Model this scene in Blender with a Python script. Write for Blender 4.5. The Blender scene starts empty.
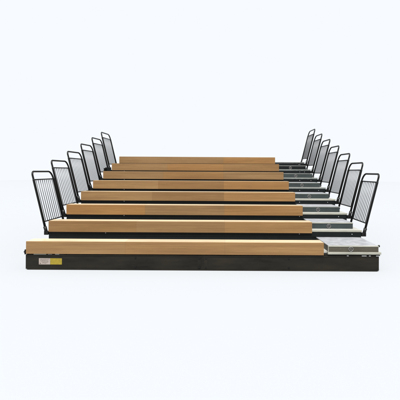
import bpy, bmesh, math, random
from mathutils import Vector
random.seed(7)
C = bpy.context.scene.collection
S = bpy.context.scene

# ---------------------------------------------------------------- camera, light, exposure
EYE = 1.675
cam = bpy.data.objects.new('camera', bpy.data.cameras.new('camera'))
C.objects.link(cam); S.camera = cam
cam.location = (0, 0, EYE)
cam.rotation_euler = (math.radians(90), math.radians(-0.32), 0)
cam.data.sensor_width = 36; cam.data.lens = 36*366/400
cam.data.shift_x = -21/400; cam.data.shift_y = -29/400
cam.data.clip_end = 2000

W = bpy.data.worlds.new('World'); S.world = W; W.use_nodes = True
bg = W.node_tree.nodes['Background']
SKY = (0.930, 0.962, 1.0)
bg.inputs['Color'].default_value = (*SKY, 1); bg.inputs['Strength'].default_value = 1.0

KEY = 3.1                                  # irradiance/pi on a floor square to the lamp
EL = math.radians(64); AZ = math.radians(4); DIST = 1500
kd = bpy.data.lights.new('key_lamp', 'AREA'); kd.shape = 'DISK'; kd.size = 410
kd.energy = KEY*math.pi*math.pi*DIST**2
kd.color = (1.0, 0.985, 0.955)
key = bpy.data.objects.new('key_lamp', kd); C.objects.link(key)
kdir = Vector((-math.sin(AZ)*math.cos(EL), -math.cos(AZ)*math.cos(EL), math.sin(EL)))
key.location = Vector((-.3, 8.5, 0)) + kdir*DIST
key.rotation_euler = (-kdir).to_track_quat('-Z', 'Y').to_euler()

S.view_settings.view_transform = 'Standard'; S.view_settings.look = 'None'
S.view_settings.exposure = 0; S.view_settings.gamma = 1
S.render.engine = 'CYCLES'

# ---------------------------------------------------------------- materials
class NT:
    def __init__(s, name):
        s.m = bpy.data.materials.new(name); s.m.use_nodes = True
        s.t = s.m.node_tree; s.b = s.t.nodes['Principled BSDF']
    def n(s, typ, **kw):
        nd = s.t.nodes.new(typ)
        for k, v in kw.items(): setattr(nd, k, v)
        return nd
    def l(s, a, b): s.t.links.new(a, b)
    def math(s, op, a, b=None, clamp=False):
        nd = s.n('ShaderNodeMath', operation=op, use_clamp=clamp)
        for i, v in enumerate((a, b)):
            if v is None: continue
            if hasattr(v, 'links'): s.l(v, nd.inputs[i])
            else: nd.inputs[i].default_value = v
        return nd.outputs[0]
    def coord(s, scale, rnd=True):
        tc = s.n('ShaderNodeTexCoord'); mp = s.n('ShaderNodeMapping')
        mp.inputs['Scale'].default_value = scale
        if rnd:
            oi = s.n('ShaderNodeObjectInfo'); cb = s.n('ShaderNodeCombineXYZ')
            r = s.math('MULTIPLY', oi.outputs['Random'], 37.0)
            for i in range(3): s.l(r, cb.inputs[i])
            s.l(cb.outputs[0], mp.inputs['Location'])
        s.l(tc.outputs['Object'], mp.inputs['Vector'])
        return mp.outputs[0]
    def noise(s, vec, scale=1, detail=4, rough=.6):
        nd = s.n('ShaderNodeTexNoise'); s.l(vec, nd.inputs['Vector'])
        nd.inputs['Scale'].default_value = scale; nd.inputs['Detail'].default_value = detail
        nd.inputs['Roughness'].default_value = rough
        return nd.outputs['Fac']
    def ramp(s, fac, stops):
        nd = s.n('ShaderNodeValToRGB'); s.l(fac, nd.inputs[0])
        e = nd.color_ramp.elements
        while len(e) < len(stops): e.new(.5)
        for i, (p, c) in enumerate(stops):
            e[i].position = p; e[i].color = (*c, 1)
        return nd.outputs[0]
    def mix(s, fac, a, b, blend='MIX'):
        nd = s.n('ShaderNodeMix', data_type='RGBA', blend_type=blend)
        for sock, v in ((nd.inputs[0], fac), (nd.inputs[6], a), (nd.inputs[7], b)):
            if hasattr(v, 'links'): s.l(v, sock)
            elif isinstance(v, tuple): sock.default_value = (*v, 1)
            else: sock.default_value = v
        return nd.outputs[2]
    def bump(s, h, strength, dist=.002):
        nd = s.n('ShaderNodeBump'); s.l(h, nd.inputs['Height'])
        nd.inputs['Strength'].default_value = strength; nd.inputs['Distance'].default_value = dist
        s.l(nd.outputs[0], s.b.inputs['Normal'])
    def bsdf(s, **kw):
        for k, v in kw.items():
            sk = s.b.inputs[k.replace('_', ' ')]
            if hasattr(v, 'links'): s.l(v, sk)
            elif isinstance(v, tuple): sk.default_value = (*v, 1)
            else: sk.default_value = v
        return s.m

def wood(name, dark, mid, light, rough, joint=True):
    t = NT(name)
    g1 = t.noise(t.coord((.7, 14, 70)), 1, 6, .62)            # long fibres
    g2 = t.noise(t.coord((5, 40, 210)), 1, 4, .7)             # pores
    g3 = t.noise(t.coord((.55, 2, 9)), 1, 2, .5)              # broad figure
    f = t.math('ADD', t.math('MULTIPLY', g1, .6), t.math('MULTIPLY', g3, .4))
    col = t.ramp(f, [(.34, dark), (.5, mid), (.66, light)])
    col = t.mix(t.math('MULTIPLY', t.math('SUBTRACT', g2, .45, True), 1.6), col, (dark[0]*.7, dark[1]*.66, dark[2]*.6))
    # glued lengths of board, each a little different in tone
    oi = t.n('ShaderNodeObjectInfo'); tc = t.n('ShaderNodeTexCoord'); sx = t.n('ShaderNodeSeparateXYZ')
    t.l(tc.outputs['Object'], sx.inputs[0])
    u = t.math('DIVIDE', t.math('ADD', sx.outputs[0], .01), 1.6733)
    cell = t.math('FLOOR', u); wn = t.n('ShaderNodeTexWhiteNoise', noise_dimensions='2D')
    cb = t.n('ShaderNodeCombineXYZ'); t.l(cell, cb.inputs[0]); t.l(oi.outputs['Random'], cb.inputs[1])
    t.l(cb.outputs[0], wn.inputs['Vector'])
    hsv = t.n('ShaderNodeHueSaturation')
    t.l(t.math('ADD', t.math('MULTIPLY', wn.outputs['Value'], .26), .78), hsv.inputs['Value'])
    t.l(t.math('ADD', t.math('MULTIPLY', wn.outputs['Color'], .12), .96), hsv.inputs['Saturation'])
    t.l(t.math('ADD', t.math('MULTIPLY', wn.outputs['Color'], -.007), .502), hsv.inputs['Hue'])
    t.l(col, hsv.inputs['Color']); col = hsv.outputs[0]
    fr = t.math('FRACT', u)
    line = t.math('LESS_THAN', fr, .0016)
    col = t.mix(t.math('MULTIPLY', line, .55), col, (.06, .03, .012))
    kn = t.n('ShaderNodeTexVoronoi', feature='F1'); t.l(t.coord((2.1, 4, 8)), kn.inputs['Vector'])     # a few small knots
    col = t.mix(t.math('MULTIPLY', t.math('SUBTRACT', .10, kn.outputs['Distance'], True), 6.5), col, (dark[0]*.45, dark[1]*.4, dark[2]*.4))
    dirt = t.noise(t.coord((1.3, 3, 7)), 1, 5, .7)
    col = t.mix(t.math('MULTIPLY', t.math('SUBTRACT', dirt, .52, True), 1.5), col, (dark[0]*.75, dark[1]*.7, dark[2]*.65))
    t.bump(g2, .12, .001)
    return t.bsdf(Base_Color=col, Roughness=rough, Specular_IOR_Level=.4)

M = {}
M['wood'] = wood('oak_panel', (.135, .069, .022), (.182, .0985, .034), (.225, .129, .049), .5)
M['seat_toplit'] = wood('oak_seat_toplit', (.35, .275, .172), (.42, .336, .222), (.47, .38, .262), .34)  # same wood, paler: strong overhead light on the tops put into the colour

def metal(name, col, rough, var=.3, metallic=0.0, spec=.4, scr=0):
    t = NT(name)
    a = t.noise(t.coord((3, 3, 3)), 1, 5, .65)
    b = t.noise(t.coord((4, 30, 60)), 1, 4, .7)
    f = t.math('ADD', t.math('MULTIPLY', a, .6), t.math('MULTIPLY', b, .4))
    c = t.ramp(f, [(.3, tuple(x*(1-var) for x in col)), (.7, tuple(x*(1+var) for x in col))])
    sp = t.noise(t.coord((60, 60, 60)), 1, 2, .6)
    c = t.mix(t.math('MULTIPLY', t.math('GREATER_THAN', sp, .70), .35), c, tuple(min(1, x*2.2+.02) for x in col))
    r = t.math('ADD', t.math('MULTIPLY', a, .25), rough-.12)
    t.bump(t.noise(t.coord((140, 140, 140)), 1, 2), .06, .001)
    return t.bsdf(Base_Color=c, Roughness=r, Metallic=metallic, Specular_IOR_Level=spec)
def worn_paint():
    t = NT('dark_base_paint')
    a = t.noise(t.coord((1.2, 3, 5)), 1, 6, .7); b = t.noise(t.coord((1.5, 30, 90)), 1, 5, .75)
    c = t.ramp(a, [(.32, (.0040, .0034, .0023)), (.5, (.0085, .0075, .0052)), (.7, (.0150, .0118, .0072))])
    c = t.mix(t.math('MULTIPLY', t.math('SUBTRACT', b, .60, True), 2.2), c, (.030, .024, .016))      # rubbed streaks
    sp = t.noise(t.coord((45, 45, 45)), 1, 3, .7)
    c = t.mix(t.math('MULTIPLY', t.math('SUBTRACT', sp, .68, True), 4.0, True), c, (.05, .045, .036))   # dust and chips
    t.bump(a, .3, .004)
    return t.bsdf(Base_Color=c, Roughness=t.math('ADD', t.math('MULTIPLY', b, .4), .3), Specular_IOR_Level=.16)
M['base'] = worn_paint()
M['fascia'] = metal('black_green_paint', (.0033, .0045, .0047), .5, spec=.15)
M['black'] = metal('black_powder_coat', (.0040, .0042, .0038), .42, spec=.18)
M['bar'] = metal('bar_paint', (.045, .047, .050), .4, spec=.3)
M['slate'] = metal('slate_grey_riser', (.020, .0265, .027), .5, spec=.3)
M['taupe'] = metal('taupe_riser', (.047, .041, .029), .5, spec=.3)
M['nosing'] = metal('cream_nosing', (.215, .212, .178), .42, .2)
M['grey_nosing'] = metal('grazing_grey_nosing', (.125, .135, .125), .42, .25)  # upper rows: duller look at a grazing angle put into the nosing colour
M['steel'] = metal('galvanised_steel', (.42, .42, .42), .35, .2, metallic=.7)
M['rubber'] = metal('rubber', (.012, .012, .012), .7)

def tread(name, a, b):
    t = NT(name)
    streak = t.noise(t.coord((5, 40, 1)), 1, 6, .78)
    blot = t.noise(t.coord((7, 9, 1)), 1, 4, .6)
    f = t.math('ADD', t.math('MULTIPLY', streak, .6), t.math('MULTIPLY', blot, .4))
    c = t.ramp(f, [(.36, a), (.62, b)])
    gr = t.noise(t.coord((90, 90, 1)), 1, 3, .7)
    c = t.mix(t.math('MULTIPLY', t.math('SUBTRACT', gr, .5, True), 2.2), c, tuple(x*.5 for x in a))
    w = t.n('ShaderNodeTexWave', wave_type='BANDS', bands_direction='Y'); tc = t.n('ShaderNodeTexCoord')
    t.l(tc.outputs['Object'], w.inputs['Vector']); w.inputs['Scale'].default_value = 14
    t.bump(w.outputs['Fac'], .35, .002)
    return t.bsdf(Base_Color=c, Roughness=.42, Specular_IOR_Level=.45)
M['tread'] = tread('ribbed_tread', (.115, .12, .13), (.285, .29, .305))
M['deck'] = tread('deck_board', (.22, .22, .20), (.30, .30, .275))

def plain(name, col, rough=.5, **kw):
    t = NT(name)
    n = t.noise(t.coord((30, 30, 30)), 1, 3)
    c = t.ramp(n, [(.3, tuple(x*.85 for x in col)), (.7, tuple(min(1, x*1.1) for x in col))])
    return t.bsdf(Base_Color=c, Roughness=rough, **kw)
M['paper'] = plain('sticker_paper', (.24, .20, .175))
M['yellow'] = plain('sticker_yellow', (.19, .14, .004))
M['ink'] = plain('sticker_ink', (.07, .055, .045))
M['emblem'] = plain('emblem_grey', (.105, .10, .098))

FA = tuple(1.018*s/(s + KEY*math.sin(EL)*k) for s, k in zip(SKY, (1.0, .985, .955)))
t = NT('pale_floor'); t.b.inputs['Specular IOR Level'].default_value = 0
M['floor'] = t.bsdf(Base_Color=FA, Roughness=1.0)

# ---------------------------------------------------------------- mesh helpers
def bx(bm, x0, x1, y0, y1, z0, z1, bev=0.0, lean=0.0):
    vs = [bm.verts.new((x + lean*(z-z0), y, z)) for z in (z0, z1) for y in (y0, y1) for x in (x0, x1)]
    fs = [bm.faces.new([vs[i] for i in f]) for f in
          ((0, 2, 3, 1), (4, 5, 7, 6), (0, 1, 5, 4), (2, 6, 7, 3), (0, 4, 6, 2), (1, 3, 7, 5))]
    if bev > 0:
        es = list({e for f in fs for e in f.edges})
        bmesh.ops.bevel(bm, geom=es, offset=bev, segments=2, affect='EDGES', profile=.6)

def tube(bm, pts, r, seg=12, cap=True):
    pts = [Vector(p) for p in pts]; rings = []
    ref = None
    for i, p in enumerate(pts):
        d = (pts[min(i+1, len(pts)-1)] - pts[max(i-1, 0)]).normalized()
        if ref is None:
            ref = d.orthogonal().normalized()
        ref = (ref - d*ref.dot(d)).normalized()
        b = d.cross(ref)
        rings.append([bm.verts.new(p + (ref*math.cos(a) + b*math.sin(a))*r)
                      for a in [2*math.pi*k/seg for k in range(seg)]])
    for A, B in zip(rings, rings[1:]):
        for k in range(seg):
            f = bm.faces.new((A[k], A[(k+1) % seg], B[(k+1) % seg], B[k])); f.smooth = True
    if cap:
        bm.faces.new(rings[0][::-1]); bm.faces.new(rings[-1])

def disc(bm, c, r, h, axis='y', seg=20):            # short cylinder
    c = Vector(c); d = Vector((0, -h, 0)) if axis == 'y' else (Vector((h, 0, 0)) if axis == 'x' else Vector((0, 0, h)))
    tube(bm, [c, c+d], r, seg)

def obj(name, bm, mat, parent=None, origin=(0, 0, 0)):
    o_ = Vector(origin)
    bmesh.ops.translate(bm, verts=bm.verts, vec=-o_)
    bmesh.ops.recalc_face_normals(bm, faces=bm.faces)
    me = bpy.data.meshes.new(name); bm.to_mesh(me); bm.free()
    me.materials.append(M[mat])
    o = bpy.data.objects.new(name, me); C.objects.link(o)
    if parent:
        o.parent = parent; o.location = o_ - Vector(parent['_w'])
    else:
        o.location = o_
    o['_w'] = tuple(o_)
    return o
N = bmesh.new

# ---------------------------------------------------------------- the setting
bm = N(); bmesh.ops.create_circle(bm, cap_ends=True, segments=96, radius=60)
bmesh.ops.translate(bm, verts=bm.verts, vec=(0, 10, 0))
fl = obj('floor', bm, 'floor'); fl['kind'] = 'structure'

# ---------------------------------------------------------------- the stand
NR = 8
D1, DEP, RISE = 6.14, .80, .235
XL, XR = -3.275, 2.665                     # ends of the frame
root = bpy.data.objects.new('retractable_bench_stand', None); C.objects.link(root)
root.location = (-.3, D1, 0); root['_w'] = (-.3, D1, 0)
root['label'] = 'long tiered stand of eight wooden benches on a black frame with railings at both ends'
root['category'] = 'bleacher'

def y_of(i): return D1 + DEP*i
def deck(i): return .325 + RISE*i

def make_bench(i):
    y, z = y_of(i), RISE*i
    x0, x1 = -3.266, 1.734
    org = (x0, y, z+.268)
    bm = N()
    bx(bm, x0, x1, y, y+.022, z+.268, z+.4768, .004)
    for a, b in ((x0, x0+.02), (x1-.02, x1)):
        bx(bm, a, b, y+.0224, y+.258, z+.328, z+.4585, .0015)
    bx(bm, x0+.0202, x1-.0202, y+.238, y+.256, z+.327, z+.4585)
    b = obj('bench', bm, 'wood', root, org)
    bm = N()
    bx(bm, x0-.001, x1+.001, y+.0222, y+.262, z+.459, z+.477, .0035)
    obj('seat_board', bm, 'seat_toplit', b, (x0, y, z+.468))
    return b

def make_platform(i):
    y, z = y_of(i), deck(i)
    bm = N(); bx(bm, XL+.004, XR+.024, y+.062, y+DEP+.12, z-.03, z-.001, .002)
    p = obj('platform', bm, 'deck', root, (XL, y+.06, z))
    bm = N()                                                    # light lipped edge
    if i: bx(bm, XL+.05, XR+.024, y+.026, y+.0615, z-(.034 if i < NR-1 else .012), z, .004)
    else: bx(bm, 1.80, XR+.030, y-.008, y+.0615, z-.038, z, .004)
    obj('nosing', bm, 'nosing' if i < 4 else 'grey_nosing', p, (0, y+.03, z))
    if i:
        bm = N()
        bx(bm, XL, XR+.012, y+.032, y+.05, z-.205, z-.035, .003)     # channel web
        bx(bm, XL, XR+.012, y+.0502, y+.085, z-.205, z-.198)
        bx(bm, XL, XL+.006, y+.0502, y+.085, z-.1978, z-.035)
        bx(bm, XR+.006, XR+.012, y+.0502, y+.085, z-.1978, z-.035)
        bx(bm, XL+.02, XR-.01, y+.024, y+.0318, z-.128, z-.118, .002)  # pressed rib
        f = obj('fascia', bm, 'fascia', p, (0, y+.04, z-.1))
        for xb in ((124-221)*(y/366) - (.35 if i == 1 else 0), (300-221)*(y/366), 2.50):
            bm = N(); disc(bm, (xb, y+.0317, z-.075), .009, .008, seg=6)
            obj('bolt', bm, 'steel', f, (xb, y+.03, z-.075))
    return p

def make_step(i):
    y, z = y_of(i), deck(i)
    if i == 0: x0, x1, yf, zt, mat = 1.82, 2.655, y+.012, z+.104, 'taupe'
    else: x0, x1, yf, zt, mat = 1.76, 2.585, y+.22, z+.117, ('slate' if i < 6 else 'fascia')
    yb = y+DEP-.002 + (.028)
    org = (x0, yf, z)
    bm = N()
    bx(bm, x0, x1, yf, yf+.02, z+.001, zt-.014, .002)
    for a, b in ((x0, x0+.018), (x1-.018, x1)):
        bx(bm, a, b, yf+.0202, yb, z+.001, zt-.014)
    s = obj('step', bm, mat, root, org)
    bm = N(); bx(bm, x0-.002, x1+.002, yf+.026, yb, zt-.0138, zt-.001, .001)
    obj('tread', bm, 'tread', s, (x0, yf, zt))
    bm = N(); bx(bm, x0-.003, x1+.003, yf-.006, yf+.0258, zt-.018, zt, .003)
    obj('step_nosing', bm, 'nosing' if i < 2 else 'grey_nosing', s, (x0, yf, zt))
    # round emblem on the riser: ring with a worn mark in it
    xe, ze, R = 2.19 if i == 0 else 2.115, z+.047, .036
    bm = N()
    tube(bm, [(xe+R*math.cos(a), yf-.003, ze+R*math.sin(a)) for a in [2*math.pi*k/28 for k in range(29)]], .0068, 8)
    tube(bm, [(xe-.002, yf-.002, ze+.016), (xe+.003, yf-.002, ze-.016)], .007, 8)
    obj('emblem', bm, 'emblem', s, (xe, yf, ze))
    if i == 0:
        bm = N(); bx(bm, x0-.012, x0-.0025, yf-.004, yf+.03, z+.001, zt-.004, .002)
        obj('end_trim', bm, 'nosing', s, (x0, yf, z))
        bm = N(); disc(bm, (x1+.0035, yf+.02, zt-.006), .018, .022, 'x', 14)
        obj('end_knob', bm, 'black', s, (x1, yf, zt))
    return s

def arc(c, r, a0, a1, n=8):
    return [(c[0]+r*math.cos(a0+(a1-a0)*k/n), c[1]+r*math.sin(a0+(a1-a0)*k/n)) for k in range(n+1)]

def make_rail(i, side):
    LEAN = .255 + random.uniform(-.006, .006)
    y0, y1 = y_of(i)+.035+random.uniform(-.008, .008), y_of(i)+DEP+(.02 if side > 0 else .05)
    zd = deck(i); zf, zt = zd-.06, zd+(1.072 if side > 0 else 1.085)
    xf = 2.735 if side > 0 else -3.322
    lean = LEAN if side > 0 else LEAN-.005
    X = lambda z: xf + side*lean*(z-zf)
    P = lambda y, z: (X(z), y, z)
    H = math.pi/2
    r0, r1 = .075, .15
    path = [(y0, zf), (y0, (zf+zt)/2)] + arc((y0+r0, zt-r0), r0, math.pi, H) + arc((y1-r1, zt-r1), r1, H, 0) + [(y1, (zf+zt)/2), (y1, zf)]
    bm = N(); tube(bm, [P(a, b) for a, b in path], .0175, 14)
    zu, zl = zt-.155, zd+.13
    for yy in (y0, y1): tube(bm, [P(yy, zf), P(yy, zt-r1-.01), P(yy, zt-r1)], .0215, 14)
    tube(bm, [P(y0, zu), P(y1-.0, zu)], .0115, 10)
    tube(bm, [P(y0, zl), P(y1, zl)], .0115, 10)
    org = (xf, y0, zf)
    r = obj('guard_rail', bm, 'black', root, org)
    bm = N(); n = 9
    for k in range(1, n+1):
        yy = y0 + (y1-y0)*k/(n+1)
        tube(bm, [P(yy, zl), P(yy, zu)], .0072, 8)
    obj('bar_panel', bm, 'bar', r, (xf, (y0+y1)/2, (zl+zu)/2))
    for yy in (y0, y1):
        bm = N()
        xa = XR+.013 if side > 0 else XL-.001
        xb = xf + side*.03
        bx(bm, min(xa, xb), max(xa, xb), yy-.028, yy+.020, zd-.115, zd-.042, .004)
        tube(bm, [P(yy, zf-.03), P(yy, zf+.10)], .030, 12)
        disc(bm, (xf+side*.02, yy, zd+.02), .015, side*.03, 'x', 8)
        obj('mounting_bracket', bm, 'black', r, (xf, yy, zd-.06))
    return r

def make_support(i, x):
    """upright frame under one row: two posts, floor rail, cross brace, wheels"""
    y, z = y_of(i), deck(i)-.0305
    ya, yb = y+.12, y+DEP-.06
    bm = N(); w = .025
    bx(bm, x-w, x+w, ya, ya+.05, .13, z, .003)
    bx(bm, x-w, x+w, yb-.05, yb, .13, z-.0, .003)
    bx(bm, x-w-.003, x+w+.003, y+.06, yb+.04, .07, .1298, .003)
    if i > 1:
        tube(bm, [(x-w-.012, ya+.02, .16), (x-w-.012, yb-.02, z-.08)], .012, 8)
        tube(bm, [(x+w+.012, yb-.02, .16), (x+w+.012, ya+.02, z-.08)], .012, 8)
    s = obj('support_frame', bm, 'black', root, (x, y+.4, 0))
    for yy in (y+.11, yb):
        bm = N(); disc(bm, (x-w-.045, yy, .05), .05, .038, 'x', 20)
        obj('wheel', bm, 'rubber', s, (x-w-.02, yy, .05))

for i in range(NR):
    make_platform(i); make_bench(i)
    if i < NR-1: make_step(i)
for i in range(1, NR-1): make_rail(i, -1)
for i in range(1, NR): make_rail(i, 1)
for i in range(1, NR):
    for x in (XL+.12, -1.3, .65, XR-.15): make_support(i, x)

# front base beam
y = D1
bm = N()
bx(bm, XL, XR-.001, y+.012, y+.03, 0.012, .254, .003)
bx(bm, XL, XL+.02, y+.0302, y+DEP-.04, .012, .254, .002)
bx(bm, XR-.021, XR-.001, y+.0302, y+DEP-.04, .012, .254, .002)
bx(bm, XL+.03, XR-.03, y+.004, y+.0118, .002, .022, .002)
bx(bm, XL+.01, XR-.01, y+.006, y+.0118, .236, .250, .002)
base = obj('base_beam', bm, 'base', root, ((XL+XR)/2, y, 0))
for xs in (-.355, -.245):
    bm = N(); bx(bm, xs-.028, xs+.028, y+.0085, y+.0118, .03, .23, .001)
    obj('joint_plate', bm, 'base', base, (xs, y, .13))
for xs in (-1.43, -.355, -.245, 1.15):
    for zz in (.055, .21):
        bm = N(); disc(bm, (xs, y+.0083 if -.4 < xs < 0 else y+.0118, zz), .016, .006, seg=6)
        obj('bolt', bm, 'black', base, (xs, y, zz))
for a, b in ((-3.14, -2.93), (-2.78, -2.71)):  # pale strips painted in for light showing through the gap under the bench
    bm = N(); bx(bm, a, b, y+.008, y+.03, .2545, .2675, .001)
    obj('gap_light_strip', bm, 'nosing', base, (a, y, .26))
for a, b in ((2.12, 2.15), (2.37, 2.45), (2.49, 2.52), (2.61, 2.672)):
    bm = N(); bx(bm, a, b, y-.001, y+.02, .2565, .268, .002)
    obj('clip', bm, 'steel', base, (a, y, .26))
for a, b, c, d in ((1.75, XR+.02, .021, .2825), (XL+.01, 1.74, .032, .294)):
    bm = N(); bx(bm, a, b, y+c, y+.05, .2545, d, .001)
    obj('packing_rail', bm, 'base', base, (a, y, .27))
# foot tab at the left end
bm = N(); bx(bm, XL-.022, XL-.0005, y+.01, y+.05, .255, .335, .004); disc(bm, (XL-.012, y+.0098, .30), .016, .01, seg=8)
obj('end_catch', bm, 'black', base, (XL, y, .3))
# sticker: white half with fine print, yellow half
bm = N(); bx(bm, -3.052, -2.862, y+.0095, y+.0118, .088, .192, .0006)
st = obj('sticker', bm, 'paper', base, (-2.95, y, .14)); st['label'] = 'white label with small dark print'
bm = N(); bx(bm, -2.861, -2.665, y+.0095, y+.0118, .088, .192, .0006)
ye = obj('sticker', bm, 'yellow', base, (-2.76, y, .14)); ye['label'] = 'yellow label'
bm = N()
for k, (a, b) in enumerate(((.02, .17), (.02, .15), (.03, .165), (.05, .16), (.05, .13))):
    zz = .176 - k*.0165; x = -3.052 + a
    while x < -3.052+b:
        w = random.uniform(.008, .022); bx(bm, x, min(x+w, -3.052+b), y+.0088, y+.0094, zz-.0035, zz+.0035); x += w+.005
bx(bm, -3.036, -3.018, y+.0088, y+.0094, .098, .116)
obj('small_print', bm, 'ink', st, (-2.95, y, .14))
# dark end plate beside the sixth bench
y6, z6 = y_of(5), deck(5)
bm = N(); bx(bm, XL-.01, XL+.009-.0005, y6+.10, y6+.42, z6-.03, z6+.24, .004)
bx(bm, XL-.03, XL+.14, y6+.30, y6+.32, z6+.0, z6+.26, .004)
obj('end_plate', bm, 'fascia', root, (XL, y6, z6))

for o in bpy.data.objects:
    if '_w' in o: del o['_w']
